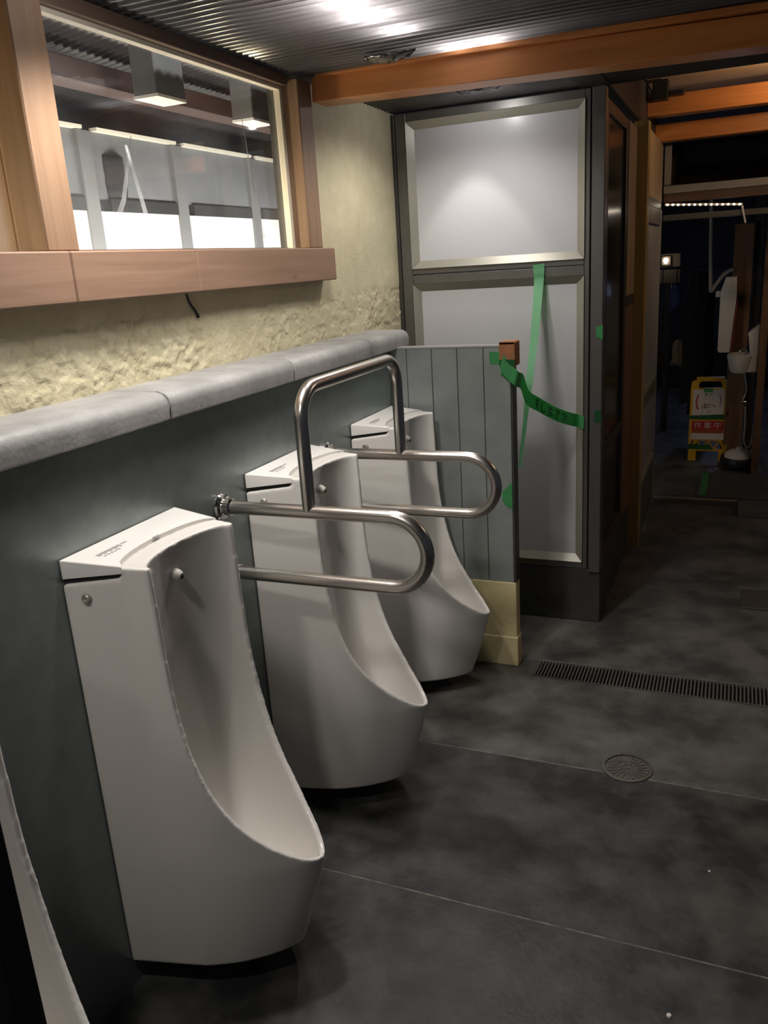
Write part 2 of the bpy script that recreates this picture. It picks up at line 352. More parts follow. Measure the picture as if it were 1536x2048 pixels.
TORN = mat('torn_sheet', (.03, .03, .03), .12, spec=.8)
def torn(cx, cy, z, sx, sy, lab):
    rows = []
    for i in range(9):
        row = []
        for j in range(15):
            u, v = j/14*2-1, i/8*2-1; q = math.sqrt(max(0, 1-u*u)); yy = v*q*sy*(1+.3*noise.noise(Vector((u*4, v*2, cx))))
            row.append((cx+u*sx, cy+yy, z-.018*(1-u*u)*(1-v*v*.6)+.008*noise.noise(Vector((u*5, v*5, 2+cx)))))
        rows.append(row)
    o = MB().grid(rows).build('torn_flap', TORN, None, 60); o.modifiers.new('t', 'SOLIDIFY').thickness = .002
    return tag(o, lab, 'torn sheet')
torn(.235, 2.36, 2.058, .075, .035, 'crumpled torn flap hanging from the ceiling in front of the beam')
torn(.325, 2.93, 2.050, .085, .03, 'crumpled torn flap under the ceiling above the frosted panel')
# ---- outdoor passage seen through the window
ow = MB().box(-.98, -.905, -.6, 4.6, .6, 1.742).build('wall_outside', WHITEWALL)
tag(ow, 'white outdoor wall glaring beyond the window', 'wall', kind='structure')
for a, b in ((.9, 1.43), (1.5, 1.94), (2.0, 2.37), (2.50, 2.89), (3.0, 3.45), (3.55, 4.2)):
    part(MB().box(-.93, -.902, a, b, 1.742, 1.785), 'dark_slot', DARKGAP, ow)
    part(MB().box(-.95, -.915, a-.06, b+.06, 1.785, 2.0), 'outdoor_panel', GREYB, ow)
    part(MB().box(-.95, -.895, b, b+.065, 1.60, 2.0, .003, 1), 'outdoor_post', GREYO, ow)
    part(MB().box(-.92, -.888, a-.04, b+.02, 2.0, 2.011), 'pale_trim', WHB, ow)
oc = MB().grid([[(p[0], p[1], 2.015+(-.19-p[0])*.0+ .055*(1 if True else 0)+.25*(p[0]+1.4)*.35+(p[2]-2.068)) for p in row] for row in corrugate(-1.4, -.26, -.6, 4.6, 2.068)]).build('ceiling_outside', CORRU, None, 80)
tag(oc, 'corrugated plastic roof over the outdoor passage', 'roof', kind='structure')
ob = MB().box(-.64, -.56, 1.0, 4.4, 2.04, 2.10, .003, 1).build('trim_3', mat('dark_red_beam', (.05, .022, .015), .6))
tag(ob, 'brown beam under the outdoor roof', 'beam', kind='structure')
for y0, y1 in ((2.10, 2.235), (2.61, 2.75)):
    o = thing('hanging_post', 'short %s post stub hanging from the outdoor roof behind the pane' % ('nearer' if y0 < 2.5 else 'farther'), 'post', (-.4, y0, 2.0), group='post stubs behind the pane')
    part(MB().box(-.44, -.36, y0, y1, 1.998, 2.14, .003, 1), 'stub', GREYB, o); part(MB().box(-.441, -.359, y0-.001, y1+.001, 1.99, 1.998), 'cut_end', WHITEWALL, o)
MB_b = MB()
bl = []
for i in range(7):
    bl.append([(-.885+.012*noise.noise(Vector((i, j, 5)))-.03*abs(j-4)/4, 2.50+.028*j/2+.012*noise.noise(Vector((i*.7, j, 1))), 1.93-.023*i+.008*noise.noise(Vector((j*.9, i, 8)))) for j in range(9)])
o = MB().grid(bl).build('torn_patch', DARKGAP, None, 60); o.modifiers.new('t', 'SOLIDIFY').thickness = .004
tag(o, 'dark ragged torn patch on the grey board beyond the window', 'torn patch')

# ================================================================== URINALS
RIM = [(.177, .1465, .991), (.179, .1455, .955), (.181, .145, .876), (.1840, .1445, .79), (.1885, .1435, .715), (.1975, .1420, .643), (.2125, .1375, .574), (.2345, .1295, .505), (.2625, .1180, .449), (.292, .1045, .408), (.328, .083, .367), (.3636, .058, .335), (.3880, .0355, .316), (.404, .0145, .307), (.409, 0, .306)]
SPINE = [(.133, .990), (.126, .955), (.117, .88), (.107, .78), (.099, .68), (.094, .58), (.096, .48), (.108, .38), (.132, .30), (.170, .245), (.220, .212), (.270, .203), (.320, .212), (.357, .238), (.382, .272), (.396, .300)]
def resample(P, n):
    P = spline([Vector(p) for p in P], 12); L = [0]
    for a, b in zip(P, P[1:]): L.append(L[-1]+(b-a).length)
    out = []; j = 0
    for i in range(n):
        t = L[-1]*i/(n-1)
        while j < len(L)-2 and L[j+1] < t: j += 1
        out.append(P[j].lerp(P[j+1], (t-L[j])/max(1e-9, L[j+1]-L[j])))
    return out
def urinal_mesh():
    K, M = 48, 24; R = resample(RIM, K); S = resample([(x, 0, z) for x, z in SPINE], K); ZB = .062
    bm = bmesh.new(); V = lambda p: bm.verts.new(p)
    hw = lambda x: .182-.2*x
    def quad(*p):
        q = list(dict.fromkeys(p))
        if len(q) > 2:
            try: bm.faces.new(q)
            except ValueError: pass
    def sc(z): t = max(0, min(1, (.31-z)/.25)); return 1-.185*(t+.25*t*(t-1)) 
    # inner lip line: the rim moved inwards in plan
    RI = []
    for k in range(K):
        a, b = R[max(k-1, 0)], R[min(k+1, K-1)]; d = Vector((b.x-a.x, b.y-a.y)); lip = .013
        n_ = Vector((d.y, -d.x)).normalized() if d.length > 1e-5 else Vector((0, -1))
        n_ = n_.lerp(Vector((0, -1)), max(0, 1-k/(K*.45))).normalized() if k < K*.45 else n_
        q = Vector((R[k].x, R[k].y))+n_*lip
        if k < K*.45: q.x = R[k].x
        if k == K-1 or q.y < 0: q = Vector((min(q.x, R[-1].x-lip), 0))
        RI.append(Vector((q.x, q.y, R[k].z-.001)))
    # bowl
    phis = [-math.pi/2+math.pi*m/M for m in range(M+1)]
    rows = []
    for k in range(K):
        p = 2.0+.6*min(1, k/(K*.55)); ri = RI[k]; row = [V((R[k].x, -R[k].y, R[k].z))]
        for ph in phis:
            v = math.copysign(abs(math.sin(ph))**(2/p), math.sin(ph)); ff = abs(math.cos(ph))**(2/p) if abs(math.cos(ph)) > 1e-9 else 0
            row.append(V((ri.x+(S[k].x-ri.x)*ff, ri.y*v, ri.z+(S[k].z-ri.z)*ff)))
        row.append(V((R[k].x, R[k].y, R[k].z)))
        rows.append(row)
    for a, b in zip(rows, rows[1:]):
        for m_ in range(M+2): quad(a[m_], a[m_+1], b[m_+1], b[m_])
    xs = .130
    def seam(z): return [V((xs-.045*math.cos(ph), hw(xs)*math.sin(ph), z)) for ph in phis]
    s1, s2 = seam(.9935), seam(.972); bk = [V((0, .182*math.sin(ph), .957)) for ph in phis]
    ext = lambda A: [A[0]]+A+[A[-1]]
    for A, B in ((ext(s1), rows[0]), (s2, s1), (bk, s2)):
        for m_ in range(len(A)-1): quad(A[m_], A[m_+1], B[m_+1], B[m_])
    # outer shell columns
    cols = [(0, .182, .957), (.065, hw(.065), .9645), (xs, hw(xs), .972), (xs, hw(xs), .9935)]+[(p.x, p.y, p.z) for p in R]
    NR = 18; lo = {}
    for sg in (-1, 1):
        G = []
        for x, y, zt in cols:
            c = []
            for i in range(NR+1):
                z = ZB+(zt-ZB)*(i/NR); inn = 1.0
                c.append(V((x*sc(z), sg*y, z)))
            G.append(c)
        for a, b in zip(G, G[1:]):
            for i in range(NR): quad(a[i], b[i], b[i+1], a[i+1])
        lo[sg] = G
    a, b = lo[-1][0], lo[1][0]
    for i in range(NR): quad(a[i], b[i], b[i+1], a[i+1])
    bmesh.ops.remove_doubles(bm, verts=bm.verts, dist=1e-5)
    bm.verts.ensure_lookup_table()
    be = [e for e in bm.edges if e.is_boundary]
    bmesh.ops.holes_fill(bm, edges=be, sides=0)
    bmesh.ops.triangulate(bm, faces=bm.faces)
    bmesh.ops.dissolve_degenerate(bm, dist=1e-6, edges=bm.edges)
    bmesh.ops.recalc_face_normals(bm, faces=bm.faces)
    me = D.meshes.new('urinal_raw'); bm.to_mesh(me); bm.free()
    tmp = D.objects.new('urinal_raw', me); COL.objects.link(tmp)
    rm = tmp.modifiers.new('r', 'REMESH'); rm.mode = 'VOXEL'; rm.voxel_size = .0036; rm.use_smooth_shade = True
    sm = tmp.modifiers.new('s', 'SMOOTH'); sm.factor = .5; sm.iterations = 9
    dg = bpy.context.evaluated_depsgraph_get(); ev = tmp.evaluated_get(dg)
    out = D.meshes.new_from_object(ev); out.name = 'body'
    D.objects.remove(tmp); D.meshes.remove(me)
    out.polygons.foreach_set('use_smooth', [True]*len(out.polygons))
    out.materials.clear(); out.materials.append(CERAMIC)
    return out
UB = urinal_mesh()
def lid_mesh():
    phis = [-math.pi/2+math.pi*m/20 for m in range(21)]; xs = .1292
    loop = [(.001, -.1805)]+[(xs-.045*math.cos(p), (.182-.2*xs-.0005)*math.sin(p)) for p in phis]+[(.001, .1805)]
    mb = MB(); a = [mb.bm.verts.new((x, y, .968+.105*x)) for x, y in loop]; b = [mb.bm.verts.new((x, y, 1.0065-.085*x)) for x, y in loop]; n = len(loop)
    mb.bm.faces.new(a[::-1]); tf = mb.bm.faces.new(b)
    for i in range(n): mb.bm.faces.new((a[i], a[(i+1) % n], b[(i+1) % n], b[i]))
    sel = set(tf.edges)
    for e in mb.bm.edges:
        p, q = e.verts[0].co, e.verts[1].co
        if abs(p.x-q.x) < 1e-6 and abs(p.y-q.y) < 1e-6 and abs(p.y) > .15: sel.add(e)
    bmesh.ops.bevel(mb.bm, geom=list(sel), offset=.003, segments=3, affect='EDGES', profile=.5)
    return mb
UL = [None]
def urinal(yc, label):
    t = thing('urinal', label, 'urinal', (.0015, yc, .062), group='white floor-length urinals along the teal wall')
    o = D.objects.new('body', UB); COL.objects.link(o); o.parent = t; o.location = (0, 0, -.062)
    def add(name, mb, m, sm=None, sub=None):
        if name not in PARTS: q = mb().build(name, m, t, sm); PARTS[name] = q.data
        else: q = D.objects.new(name, PARTS[name]); COL.objects.link(q); q.parent = t
        q.location = (0, 0, -.062)
        if sub: q.parent = sub; q.location = (0, 0, 0)
        return q
    lid_ = add('lid', lid_mesh, LIDM, 35)
    noz_ = add('spray_nozzle', lambda: MB().lathe((.110, 0, .925), (.139, 0, .919), [(0, 0), (.0135, 0), (.013, .5), (.0095, .85), (.006, .97), (0, .97)], 20), RUBBER, 40)
    add('nozzle_hole', lambda: MB().cyl((.1365, 0, .9172), (.1396, 0, .9166), .0042, 12), DARKGAP, None, noz_)
    yy = -(.182-.2*.047)
    add('side_plug', lambda: MB().lathe((.047, yy+.004, .930), (.0458, yy-.006, .930), [(0, 0), (.0115, 0), (.0115, .6), (.009, .9), (.005, .92), (.004, .7), (0, .7)], 20), mat('plug_metal', (.5, .46, .41), .4, .5), 40)
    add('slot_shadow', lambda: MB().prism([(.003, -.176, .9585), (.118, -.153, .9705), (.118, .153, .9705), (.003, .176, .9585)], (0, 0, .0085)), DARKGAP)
    def prints():
        mb = MB(); ztop = lambda x: 1.0066-.085*x
        def dash(x0, x1, y0, y1): mb.prism([(x0, y0, ztop(x0)), (x1, y0, ztop(x1)), (x1, y1, ztop(x1)), (x0, y1, ztop(x0))], (0, 0, .0003))
        for i in range(9): dash(.046, .058-.003*(i % 2), -.132+i*.0075, -.1268+i*.0075)
        for i in range(5): dash(.062, .066, -.128+i*.010, -.121+i*.010)
        dash(.047, .051, -.062, -.045)
        dash(.082, .090, -.006, .004); dash(.082, .090, .006, .014)
        return mb
    add('lid_print', prints, PRINT, None, lid_)['kind'] = 'stuff'
    return t
PARTS = {}
urinal(.6135, 'white urinal nearest the camera, cut off by the lower left picture edge')
urinal(1.2825, 'large white urinal in the foreground, left of the steel grab bar')
urinal(1.9425, 'middle white urinal framed inside the steel grab bar')
urinal(2.600, 'farthest white urinal, next to the grooved board partition')

# ---- stainless grab bar round the middle urinal
gb = thing('grab_bar', 'brushed steel grab bar with two loops and an arch around the middle urinal', 'grab bar', (0, 1.9425, .955))
RT = .0165
def loop_tube(y):
    p = [(0.006, y, .953), (.25, y, .953), (.455, y, .953)]+arc((.455, y, .867), (0, 0, 1), (1, 0, 0), 0, math.pi, .086, 18)[1:]+[(.25, y, .781), (.006, y, .781)]
    return MB().tube(p, RT, 20)
for y in (1.645, 2.24):
    part(loop_tube(y), 'loop_tube', STEEL, gb, 60)
    for z in (.953, .781):
        part(MB().lathe((.0006, y, z), (.035, y, z), [(0, 0), (.034, 0), (.034, .16), (.031, .28), (.0215, .34), (.0215, .92), (.0175, 1.0)], 28), 'wall_flange', CHROME, gb, 35)
xa, ra, zt = .249, .075, 1.243
p = [(xa, 1.645, .958), (xa, 1.645, 1.1), (xa, 1.645, zt-ra)]+arc((xa, 1.645+ra, zt-ra), (0, -1, 0), (0, 0, 1), 0, math.pi/2, ra, 10)[1:]+[(xa, 1.94, zt)]
p += arc((xa, 2.24-ra, zt-ra), (0, 0, 1), (0, 1, 0), 0, math.pi/2, ra, 10)+[(xa, 2.24, 1.1), (xa, 2.24, .958)]
part(MB().tube(p, RT, 20), 'arch_tube', STEEL, gb, 60)

# ---- far partition: grooved boards over a yellow base
pt = thing('partition', 'low grooved grey-green board partition on a yellow base beside the farthest urinal', 'partition', (.23, 2.825, 0))
xb = [.003, .064, .160, .255, .351, .447]
for a, b in zip(xb, xb[1:]):
    part(MB().box(a+.001, b-.001, 2.800, 2.812, .341, 1.206, .0015, 1), 'board', BOARD, pt)
part(MB().box(.003, .446, 2.811, 2.838, .341, 1.206), 'core', DARKGAP, pt)
part(MB().box(.003, .449, 2.836, 2.848, .341, 1.206, .001, 1), 'back_board', BOARD, pt)
part(MB().box(.003, .449, 2.799, 2.849, 1.206, 1.214, .001, 1), 'top_cap', mat('pale_cap', (.30, .30, .29), .4), pt)
part(MB().box(.447, .456, 2.798, 2.850, .341, 1.210, .002, 1), 'edge_trim', mat('dark_trim', (.05, .046, .043), .4), pt)
o = part(MB().box(.003, .455, 2.797, 2.851, 0, .341, .004, 2), 'plaster_base', YBASE, pt)
part(MB().box(.003, .459, 2.793, 2.855, 0, .120, .004, 2), 'plaster_base', YBASE, pt)
# near partition end
np_ = thing('partition', 'black partition edge in the lower left corner beside the nearest urinal', 'partition', (.33, .385, 0))
part(MB().box(.003, .625, .372, .40, .30, 1.206, .002, 1), 'board', BLACKP, np_); part(MB().box(.003, .625, .368, .404, 0, .30, .003, 1), 'base', BLACKP, np_)
# wooden corner block on the far partition
cb = MB().box(.411, .466, 2.786, 2.797, 1.142, 1.226, .003).box(.411, .466, 2.786, 2.856, 1.2145, 1.226, .003).box(.457, .467, 2.787, 2.856, 1.142, 1.224, .003).build('corner_guard', mat('orange_foam', (.40, .17, .07), .75, var=.15, vscale=40), None)
tag(cb, 'brown corner guard capping the outer top corner of the partition', 'corner guard')
def tape(pts, w, up, lab, m=GREEN, sags=None, n=8):
    P = spline(pts, n); L = []; R_ = []
    N = len(P)
    for i, q in enumerate(P):
        t = i/(N-1); ww = w(t) if callable(w) else w; uu = up(t) if callable(up) else Vector(up)
        uu = uu.normalized(); L.append(q+uu*ww/2); R_.append(q-uu*ww/2)
    o = MB().ribbon(L, R_, .0004).build('tape_strip', m, None, 70); return tag(o, lab, 'tape', 'green masking tape')
# ================================================================== CUBICLE FRONT
cu = thing('cubicle', 'grey aluminium cubicle front with two frosted panels behind the partition', 'cubicle', (.28, 3.29, 0))
Y0, Y1 = 3.268, 3.312
part(MB().box(-.115, -.070, Y0, Y1, .238, 2.057, .002, 1), 'stile', ALU, cu)
part(MB().box(.618, .637, Y0, Y1, .238, 2.057, .002, 1), 'stile', ALU, cu)
part(MB().box(-.145, -.117, Y0-.004, Y1, .0, 2.057, .002, 1), 'wall_channel', mat('dark_channel', (.07, .068, .06), .5, .4), cu)
part(MB().box(-.070, .618, Y0, Y1, 2.026, 2.057, .002, 1), 'rail', ALU, cu)
part(MB().box(-.070, .618, Y0, Y1, 1.457, 1.479, .002, 1), 'rail', ALU, cu)
part(MB().box(-.070, .618, Y0, Y1, 1.419, 1.454, .002, 1), 'rail', ALU, cu)
part(MB().box(-.070, .618, Y0, Y1, .238, .268, .002, 1), 'rail', ALU, cu)
part(MB().box(.643, .690, Y0-.006, Y1+.01, .225, 2.06, .003, 1), 'corner_post', ALU, cu)
part(MB().box(.637, .643, Y0+.012, Y1, .225, 2.057), 'gap_strip', DARKGAP, cu)
part(MB().box(-.115, .690, Y0+.002, Y1+.01, 0, .236, .003, 1), 'kick_base', DARKBASE, cu)
def bead_frame(x0, x1, z0, z1, wd, gl):
    # mitred sloping glazing bead round a panel: four pieces
    yo, yi = Y0-.006, Y0+.016
    O = [(x0, z0), (x1, z0), (x1, z1), (x0, z1)]; I = [(x0+wd, z0+wd), (x1-wd, z0+wd), (x1-wd, z1-wd), (x0+wd, z1-wd)]
    for i in range(4):
        j = (i+1) % 4; g = .0006
        mb = MB(); P = [(O[i][0], yo, O[i][1]), (O[j][0], yo, O[j][1]), (I[j][0], yi, I[j][1]), (I[i][0], yi, I[i][1])]
        c = sum((Vector(q) for q in P), Vector())/4; d = Vector((O[j][0]-O[i][0], 0, O[j][1]-O[i][1])).normalized()
        P = [Vector(P[0])+d*g, Vector(P[1])-d*g, Vector(P[2])-d*g, Vector(P[3])+d*g]
        B = [Vector((q.x, Y1, q.z)) for q in P]
        a = [mb.bm.verts.new(q) for q in P]; b = [mb.bm.verts.new(q) for q in B]
        mb.bm.faces.new(a); mb.bm.faces.new(b[::-1])
        for k in range(4): mb.bm.faces.new((a[k], b[k], b[(k+1) % 4], a[(k+1) % 4]))
        part(mb, 'glazing_bead', BEAD, cu)
    part(MB().box(x0+wd-.01, x1-wd+.01, Y0+.014, Y0+.019, z0+wd-.01, z1-wd+.01), 'frosted_panel', FROST, cu)
bead_frame(-.070, .618, 1.479, 2.026, .032, None)
bead_frame(-.070, .618, .268, 1.419, .033, None)
# ---- green tapes
tape([(.447, 3.259, 1.468), (.449, 3.2575, 1.44), (.449, 3.245, 1.38), (.452, 3.15, 1.20), (.4555, 3.04, 1.04), (.457, 3.00, .985), (.4585, 2.965, .93), (.4595, 2.90, .83), (.460, 2.858, .77)],
     lambda t: .046*(1-.55*min(1, t/.62)) if t < .62 else .0207-.012*(t-.62)/.38, lambda t: Vector((1, .25*t, .1)), 'twisted green tape hanging from the middle rail of the cubicle', PALEG)
TB = [(.420, 2.7835, 1.160), (.452, 2.7835, 1.120), (.4735, 2.79, 1.098), (.4735, 2.858, 1.078), (.478, 2.92, 1.014), (.502, 3.00, .973), (.541, 3.10, .922), (.577, 3.19, .886), (.597, 3.2585, .866), (.622, 3.2585, .858)]
tb = tape(TB, .050, lambda t: Vector((.30*(1-t), .10, 1)), 'long green tape with black writing stretched from partition to cubicle frame', GREEN)
sx = MB()
TP = spline(TB, 8)
def ink(i0, pts):
    out = []
    for a, b in pts:                      # a along the tape (0..1 of a letter), b across (-1..1)
        u_ = i0+a*2.6; k_ = int(u_); q = TP[k_].lerp(TP[k_+1], u_-k_); t_ = u_/(len(TP)-1)
        out.append(q+Vector((.30*(1-t_), .10, 1)).normalized()*b*.019+Vector((.001, -.0022, 0)))
    sx.tube(spline(out, 3), .0017, 5)
LET = [[[(0, .7), (.8, .6)], [(.4, .9), (.3, -.1), (.7, -.8)], [(.1, .0), (.9, .1)]], [[(.1, .8), (.15, -.5), (.5, -.9), (.9, -.5)]], [[(.0, .6), (.8, .5)], [(.5, .9), (.2, -.3), (.6, -.2), (.9, -.7)], [(.1, -.8), (.5, -.9)]], [[(0, .7), (.9, .7), (.4, .1), (.3, -.5), (.7, -.9)]], [[(.1, .5), (.6, .6), (.9, .0), (.4, -.8)]]]
for n_, L_ in enumerate(LET):
    for st in L_: ink(37.5+n_*3.4, st)
o = sx.build('tape_writing', INK, None, 60); o['kind'] = 'stuff'; o.parent = tb
tape([(.374, 2.7982, 1.172), (.41, 2.7982, 1.170)], .042, (0, 0, 1), 'short green tape on the partition board left of the corner guard')
tape([(.412, 2.7848, 1.156), (.466, 2.7848, 1.156)], .020, (0, 0, 1), 'narrow green tape across the brown corner guard', GREEND)
def patch(pts, y, lab, m=GREEN, th=.0008):
    o = MB().prism([(x, y, z) for x, z in pts], (0, -th, 0)).build('tape_strip', m, None); return tag(o, lab, 'tape', 'green masking tape')
patch([(.408, .690), (.446, .730), (.446, .630), (.425, .636), (.410, .655)], 2.7988, 'green tape scrap low on the right edge of the partition boards')
patch([(.418, 1.135), (.446, 1.137), (.446, 1.085), (.428, 1.100), (.412, 1.112)], 2.7988, 'green tape scrap under the corner guard')
patch([(.664, 1.226), (.690, 1.234), (.690, 1.178), (.668, 1.188)], 3.2605, 'upper green tape scrap on the cubicle corner post')
patch([(.662, .905), (.688, .908), (.690, .858), (.664, .862)], 3.2605, 'lower green tape scrap on the cubicle corner post', GREEND)

# ================================================================== SIDE SCREEN (receding)
ss = thing('side_screen', 'dark glazed screen receding along the passage beside the cubicle', 'screen', (.69, 3.7, 0))
GTINT = glass('dark_green_glass', (.10, .13, .11), .05, (.25, .27, .24), .18, 3)
BRZ = mat('bronze_frame', (.075, .062, .05), .45, .4)
part(MB().box(.66, .688, 3.325, 3.37, .25, 2.03, .002, 1), 'screen_post', BRZ, ss)
part(MB().box(.66, .688, 3.91, 3.96, .25, 2.03, .002, 1), 'screen_post', BRZ, ss)
for z0, z1 in ((.25, .30), (.70, .74), (1.985, 2.03)): part(MB().box(.66, .688, 3.37, 3.91, z0, z1, .002, 1), 'screen_rail', BRZ, ss)
part(MB().box(.671, .676, 3.37, 3.91, .30, .70), 'screen_pane', GTINT, ss); part(MB().box(.671, .676, 3.37, 3.91, .74, 1.985), 'screen_pane', GTINT, ss)
part(MB().box(.64, .688, 3.325, 4.25, 0, .25, .003, 1), 'kick_base', DARKBASE, ss)
part(MB().box(.655, .692, 3.965, 4.245, 1.30, 2.03, .002, 1), 'wood_panel', PALEV, ss)
part(MB().box(.655, .692, 3.965, 4.245, 1.255, 1.296, .002, 1), 'screen_rail', BRZ, ss)
part(MB().box(.655, .690, 3.965, 4.245, .25, 1.252, .002, 1), 'wood_panel', BROWNV, ss)
# clutter dimly visible through the glass
o = MB().box(.35, .50, 3.45, 3.70, .02, 1.15, .01).build('stored_board', BROWNV); tag(o, 'dark brown board stored behind the screen glass', 'board')
yp = MB().box(.676, .742, 4.255, 4.335, 0, 2.06, .003, 1).build('trim_4', YELV); tag(yp, 'yellow timber post standing in the passage screen', 'post', kind='structure')
dr = thing('door_1', 'grey framed door with frosted panels at the end of the passage screen', 'door', (.72, 4.75, 0), kind='structure')
for y0, y1 in ((4.345, 4.40), (5.06, 5.125)): part(MB().box(.70, .738, y0, y1, .03, 1.70, .002, 1), 'door_stile', DOORG, dr)
for z0, z1 in ((.03, .31), (.70, .78), (1.62, 1.70)): part(MB().box(.70, .738, 4.40, 5.06, z0, z1, .002, 1), 'door_rail', mat('door_rail_paint', (.13, .115, .09), .5), dr)
for z0, z1 in ((.31, .70), (.78, 1.62)): part(MB().box(.714, .722, 4.40, 5.06, z0, z1), 'door_panel', DOORG, dr)
for z0, z1 in ((.31, .33), (.78, .80)): part(MB().box(.722, .742, 4.40, 5.06, z0, z1), 'door_bead', mat('pale_bead', (.34, .33, .28), .4), dr)
part(MB().box(.69, .735, 4.345, 5.12, 1.74, 2.04, .003, 1), 'wood_panel', PALEV, dr)
part(MB().box(.69, .735, 4.345, 5.12, 1.70, 1.74, .003, 1), 'door_head', BRZ, dr)
# fascia and joists
fa = MB().box(.60, .70, 2.60, 5.12, 2.06, 2.25, .003, 1).build('trim_5', mat('dark_fascia', (.03, .024, .02), .6)); tag(fa, 'dark fascia board running along above the passage screen', 'beam', kind='structure')
for i, (y, z0, z1) in enumerate(((4.55, 2.11, 2.20), (4.98, 2.04, 2.125))):
    o = MB().box(.70, 2.4, y, y+.09, z0, z1, .003, 1).build('trim_%d' % (6+i), ORANGE); tag(o, ('nearer' if i == 0 else 'farther')+' orange joist above the passage', 'joist', kind='structure')
o = MB().box(.70, 2.4, 3.33, 5.15, 2.262, 2.28).build('ceiling_passage', SOFFIT); tag(o, 'pale soffit lit by a warm lamp above the joists', 'ceiling', kind='structure')
jb = thing('joist_bracket', 'dark metal bracket fixed where the fascia meets the nearer joist', 'bracket', (.72, 4.5, 2.2))
part(MB().box(.73, .80, 4.47, 4.548, 2.17, 2.255, .003), 'plate', BLACKP, jb); part(MB().box(.80, .87, 4.49, 4.548, 2.185, 2.205, .003), 'arm', BLACKP, jb)
# transom and head over the doorway
tr = thing('window_2', 'black transom window with grey frame above the far doorway', 'window', (1.0, 5.16, 1.8), kind='structure')
part(MB().box(.742, .778, 5.13, 5.18, 1.83, 2.04, .002, 1), 'transom_mullion', GREYPAINT, tr)
part(MB().box(.742, 2.4, 5.125, 5.18, 1.785, 1.825, .002, 1), 'transom_sill', GREYPAINT, tr)
part(MB().box(.778, 2.4, 5.15, 5.155, 1.825, 2.04), 'pane', glass('black_pane', (.02, .02, .02), .01, (.1, .1, .1)), tr)
o = MB().box(.742, 2.4, 5.13, 5.17, 1.735, 1.784, .002, 1).build('trim_8', wood('dark_head_board', (.07, .035, .02), (.05, .025, .015), .6, 'X', False)); tag(o, 'dark brown board above the light rope', 'board', kind='structure')
o = MB().box(.742, 2.4, 5.135, 5.165, 1.64, 1.672, .002, 1).build('trim_9', mat('dark_head_paint', (.055, .055, .052), .5)); tag(o, 'grey doorway head under the light rope', 'door head', kind='structure')
le = thing('light_rope', 'lit rope of small white lights over the far doorway', 'light rope', (.95, 5.12, 1.715))
part(MB().tube([(.752, 5.118, 1.727), (.95, 5.116, 1.713), (1.152, 5.118, 1.697)], .007, 10), 'rope_tube', mat('clear_tube', (.55, .48, .40), .3), le, 60)
LEDM = mat('led_bead', (1, 1, 1), .4, emit=(1, .86, .7), estr=16)
for i in range(14):
    t = (i+.5)/14; part(MB().lathe((.752+.4*t, 5.105, 1.7265-.0295*t), (.752+.4*t, 5.113, 1.7265-.0295*t), [(0, 0), (.004, .2), (.0055, 1), (0, 1)], 8), 'led', LEDM, le)
cdl = MB().tube(spline([(1.152, 5.118, 1.69), (1.157, 5.118, 1.66), (1.172, 5.118, 1.60)], 5), .005, 8).build('cable', WHITEP, None, 60); tag(cdl, 'short white cable dropping from the end of the light rope', 'cable')
# threshold and ramp
o = MB().box(.74, 3.2, 5.10, 5.22, -.0125, -.004).build('trim_10', DARKBASE); tag(o, 'dark threshold strip across the far doorway', 'threshold', kind='structure')
o = MB().box(.74, 1.22, 5.205, 5.222, -.006, .010, .002, 1).build('trim_11', mat('threshold_metal', (.45, .40, .32), .35, .8)); tag(o, 'thin metal threshold edge on the far doorway floor', 'threshold', kind='structure')
o = MB().box(1.222, 2.0, 4.90, 5.10, 0, .045, .004).build('step_block', mat('grey_step', (.10, .098, .09), .6, var=.2, vscale=9)); tag(o, 'low grey step block at the right of the doorway threshold', 'step')
rb = MB().prism([(.985, 5.24, .004), (2.2, 5.24, .004), (2.2, 5.60, .05), (1.006, 5.66, .05)], (0, 0, .014), .002).build('ramp_board', mat('grey_board', (.085, .09, .085), .5, var=.15, vscale=7)); tag(rb, 'flat grey board lying on the floor beyond the threshold', 'board')
o = MB().prism([(.999, 5.26, .0208), (1.040, 5.26, .0208), (1.046, 5.62, .0672), (1.010, 5.62, .0672)], (0, 0, .0008)).build('tape_strip', GREEN); tag(o, 'green tape along the left edge of the grey floor board', 'tape', 'green masking tape')
# ---- floor fittings
def round_cover(cx, cy, r, lab, big):
    t = thing('drain_cover', lab, 'drain cover', (cx, cy, 0), 'round drain covers in the floor')
    MC = mat('cast_cover', (.15, .14, .125), .5, .5, var=.2, vscale=40)
    part(MB().lathe((cx, cy, 0), (cx, cy, .004), [(0, 0), (r*.86, 0), (r*.86, .6), (0, .6)], 40), 'cover_plate', MC, t, 30)
    part(MB().lathe((cx, cy, 0), (cx, cy, .005), [(r*.90, 0), (r*.90, 1), (r, .8), (r, 0)], 40), 'cover_rim', MC, t, 30)
    if big:
        for ri, ro, n in ((.16, .36, 10), (.42, .80, 22)):
            for i in range(n):
                a = 2*math.pi*i/n; d = Vector((math.cos(a), math.sin(a), 0)); q = Vector((-d.y, d.x, 0))
                part(MB().obox(Vector((cx, cy, .0032))+d*r*(ri+ro)/2, d, q, (0, 0, 1), r*(ro-ri)/2, r*.035, .0012), 'cover_rib', MC, t)
        part(MB().cyl((cx, cy, .002), (cx, cy, .0045), r*.11, 14), 'cover_boss', MC, t)
round_cover(.926, 2.244, .073, 'round ribbed drain cover in the floor near the joint', True)
round_cover(.957, 4.61, .062, 'round drain cover in the dark floor of the passage', False)
round_cover(.855, 5.36, .075, 'pale round cover just beyond the far threshold', False)
gr = thing('drain_grate', 'long steel slot drain grate across the floor', 'drain grate', (1.1, 2.805, 0))
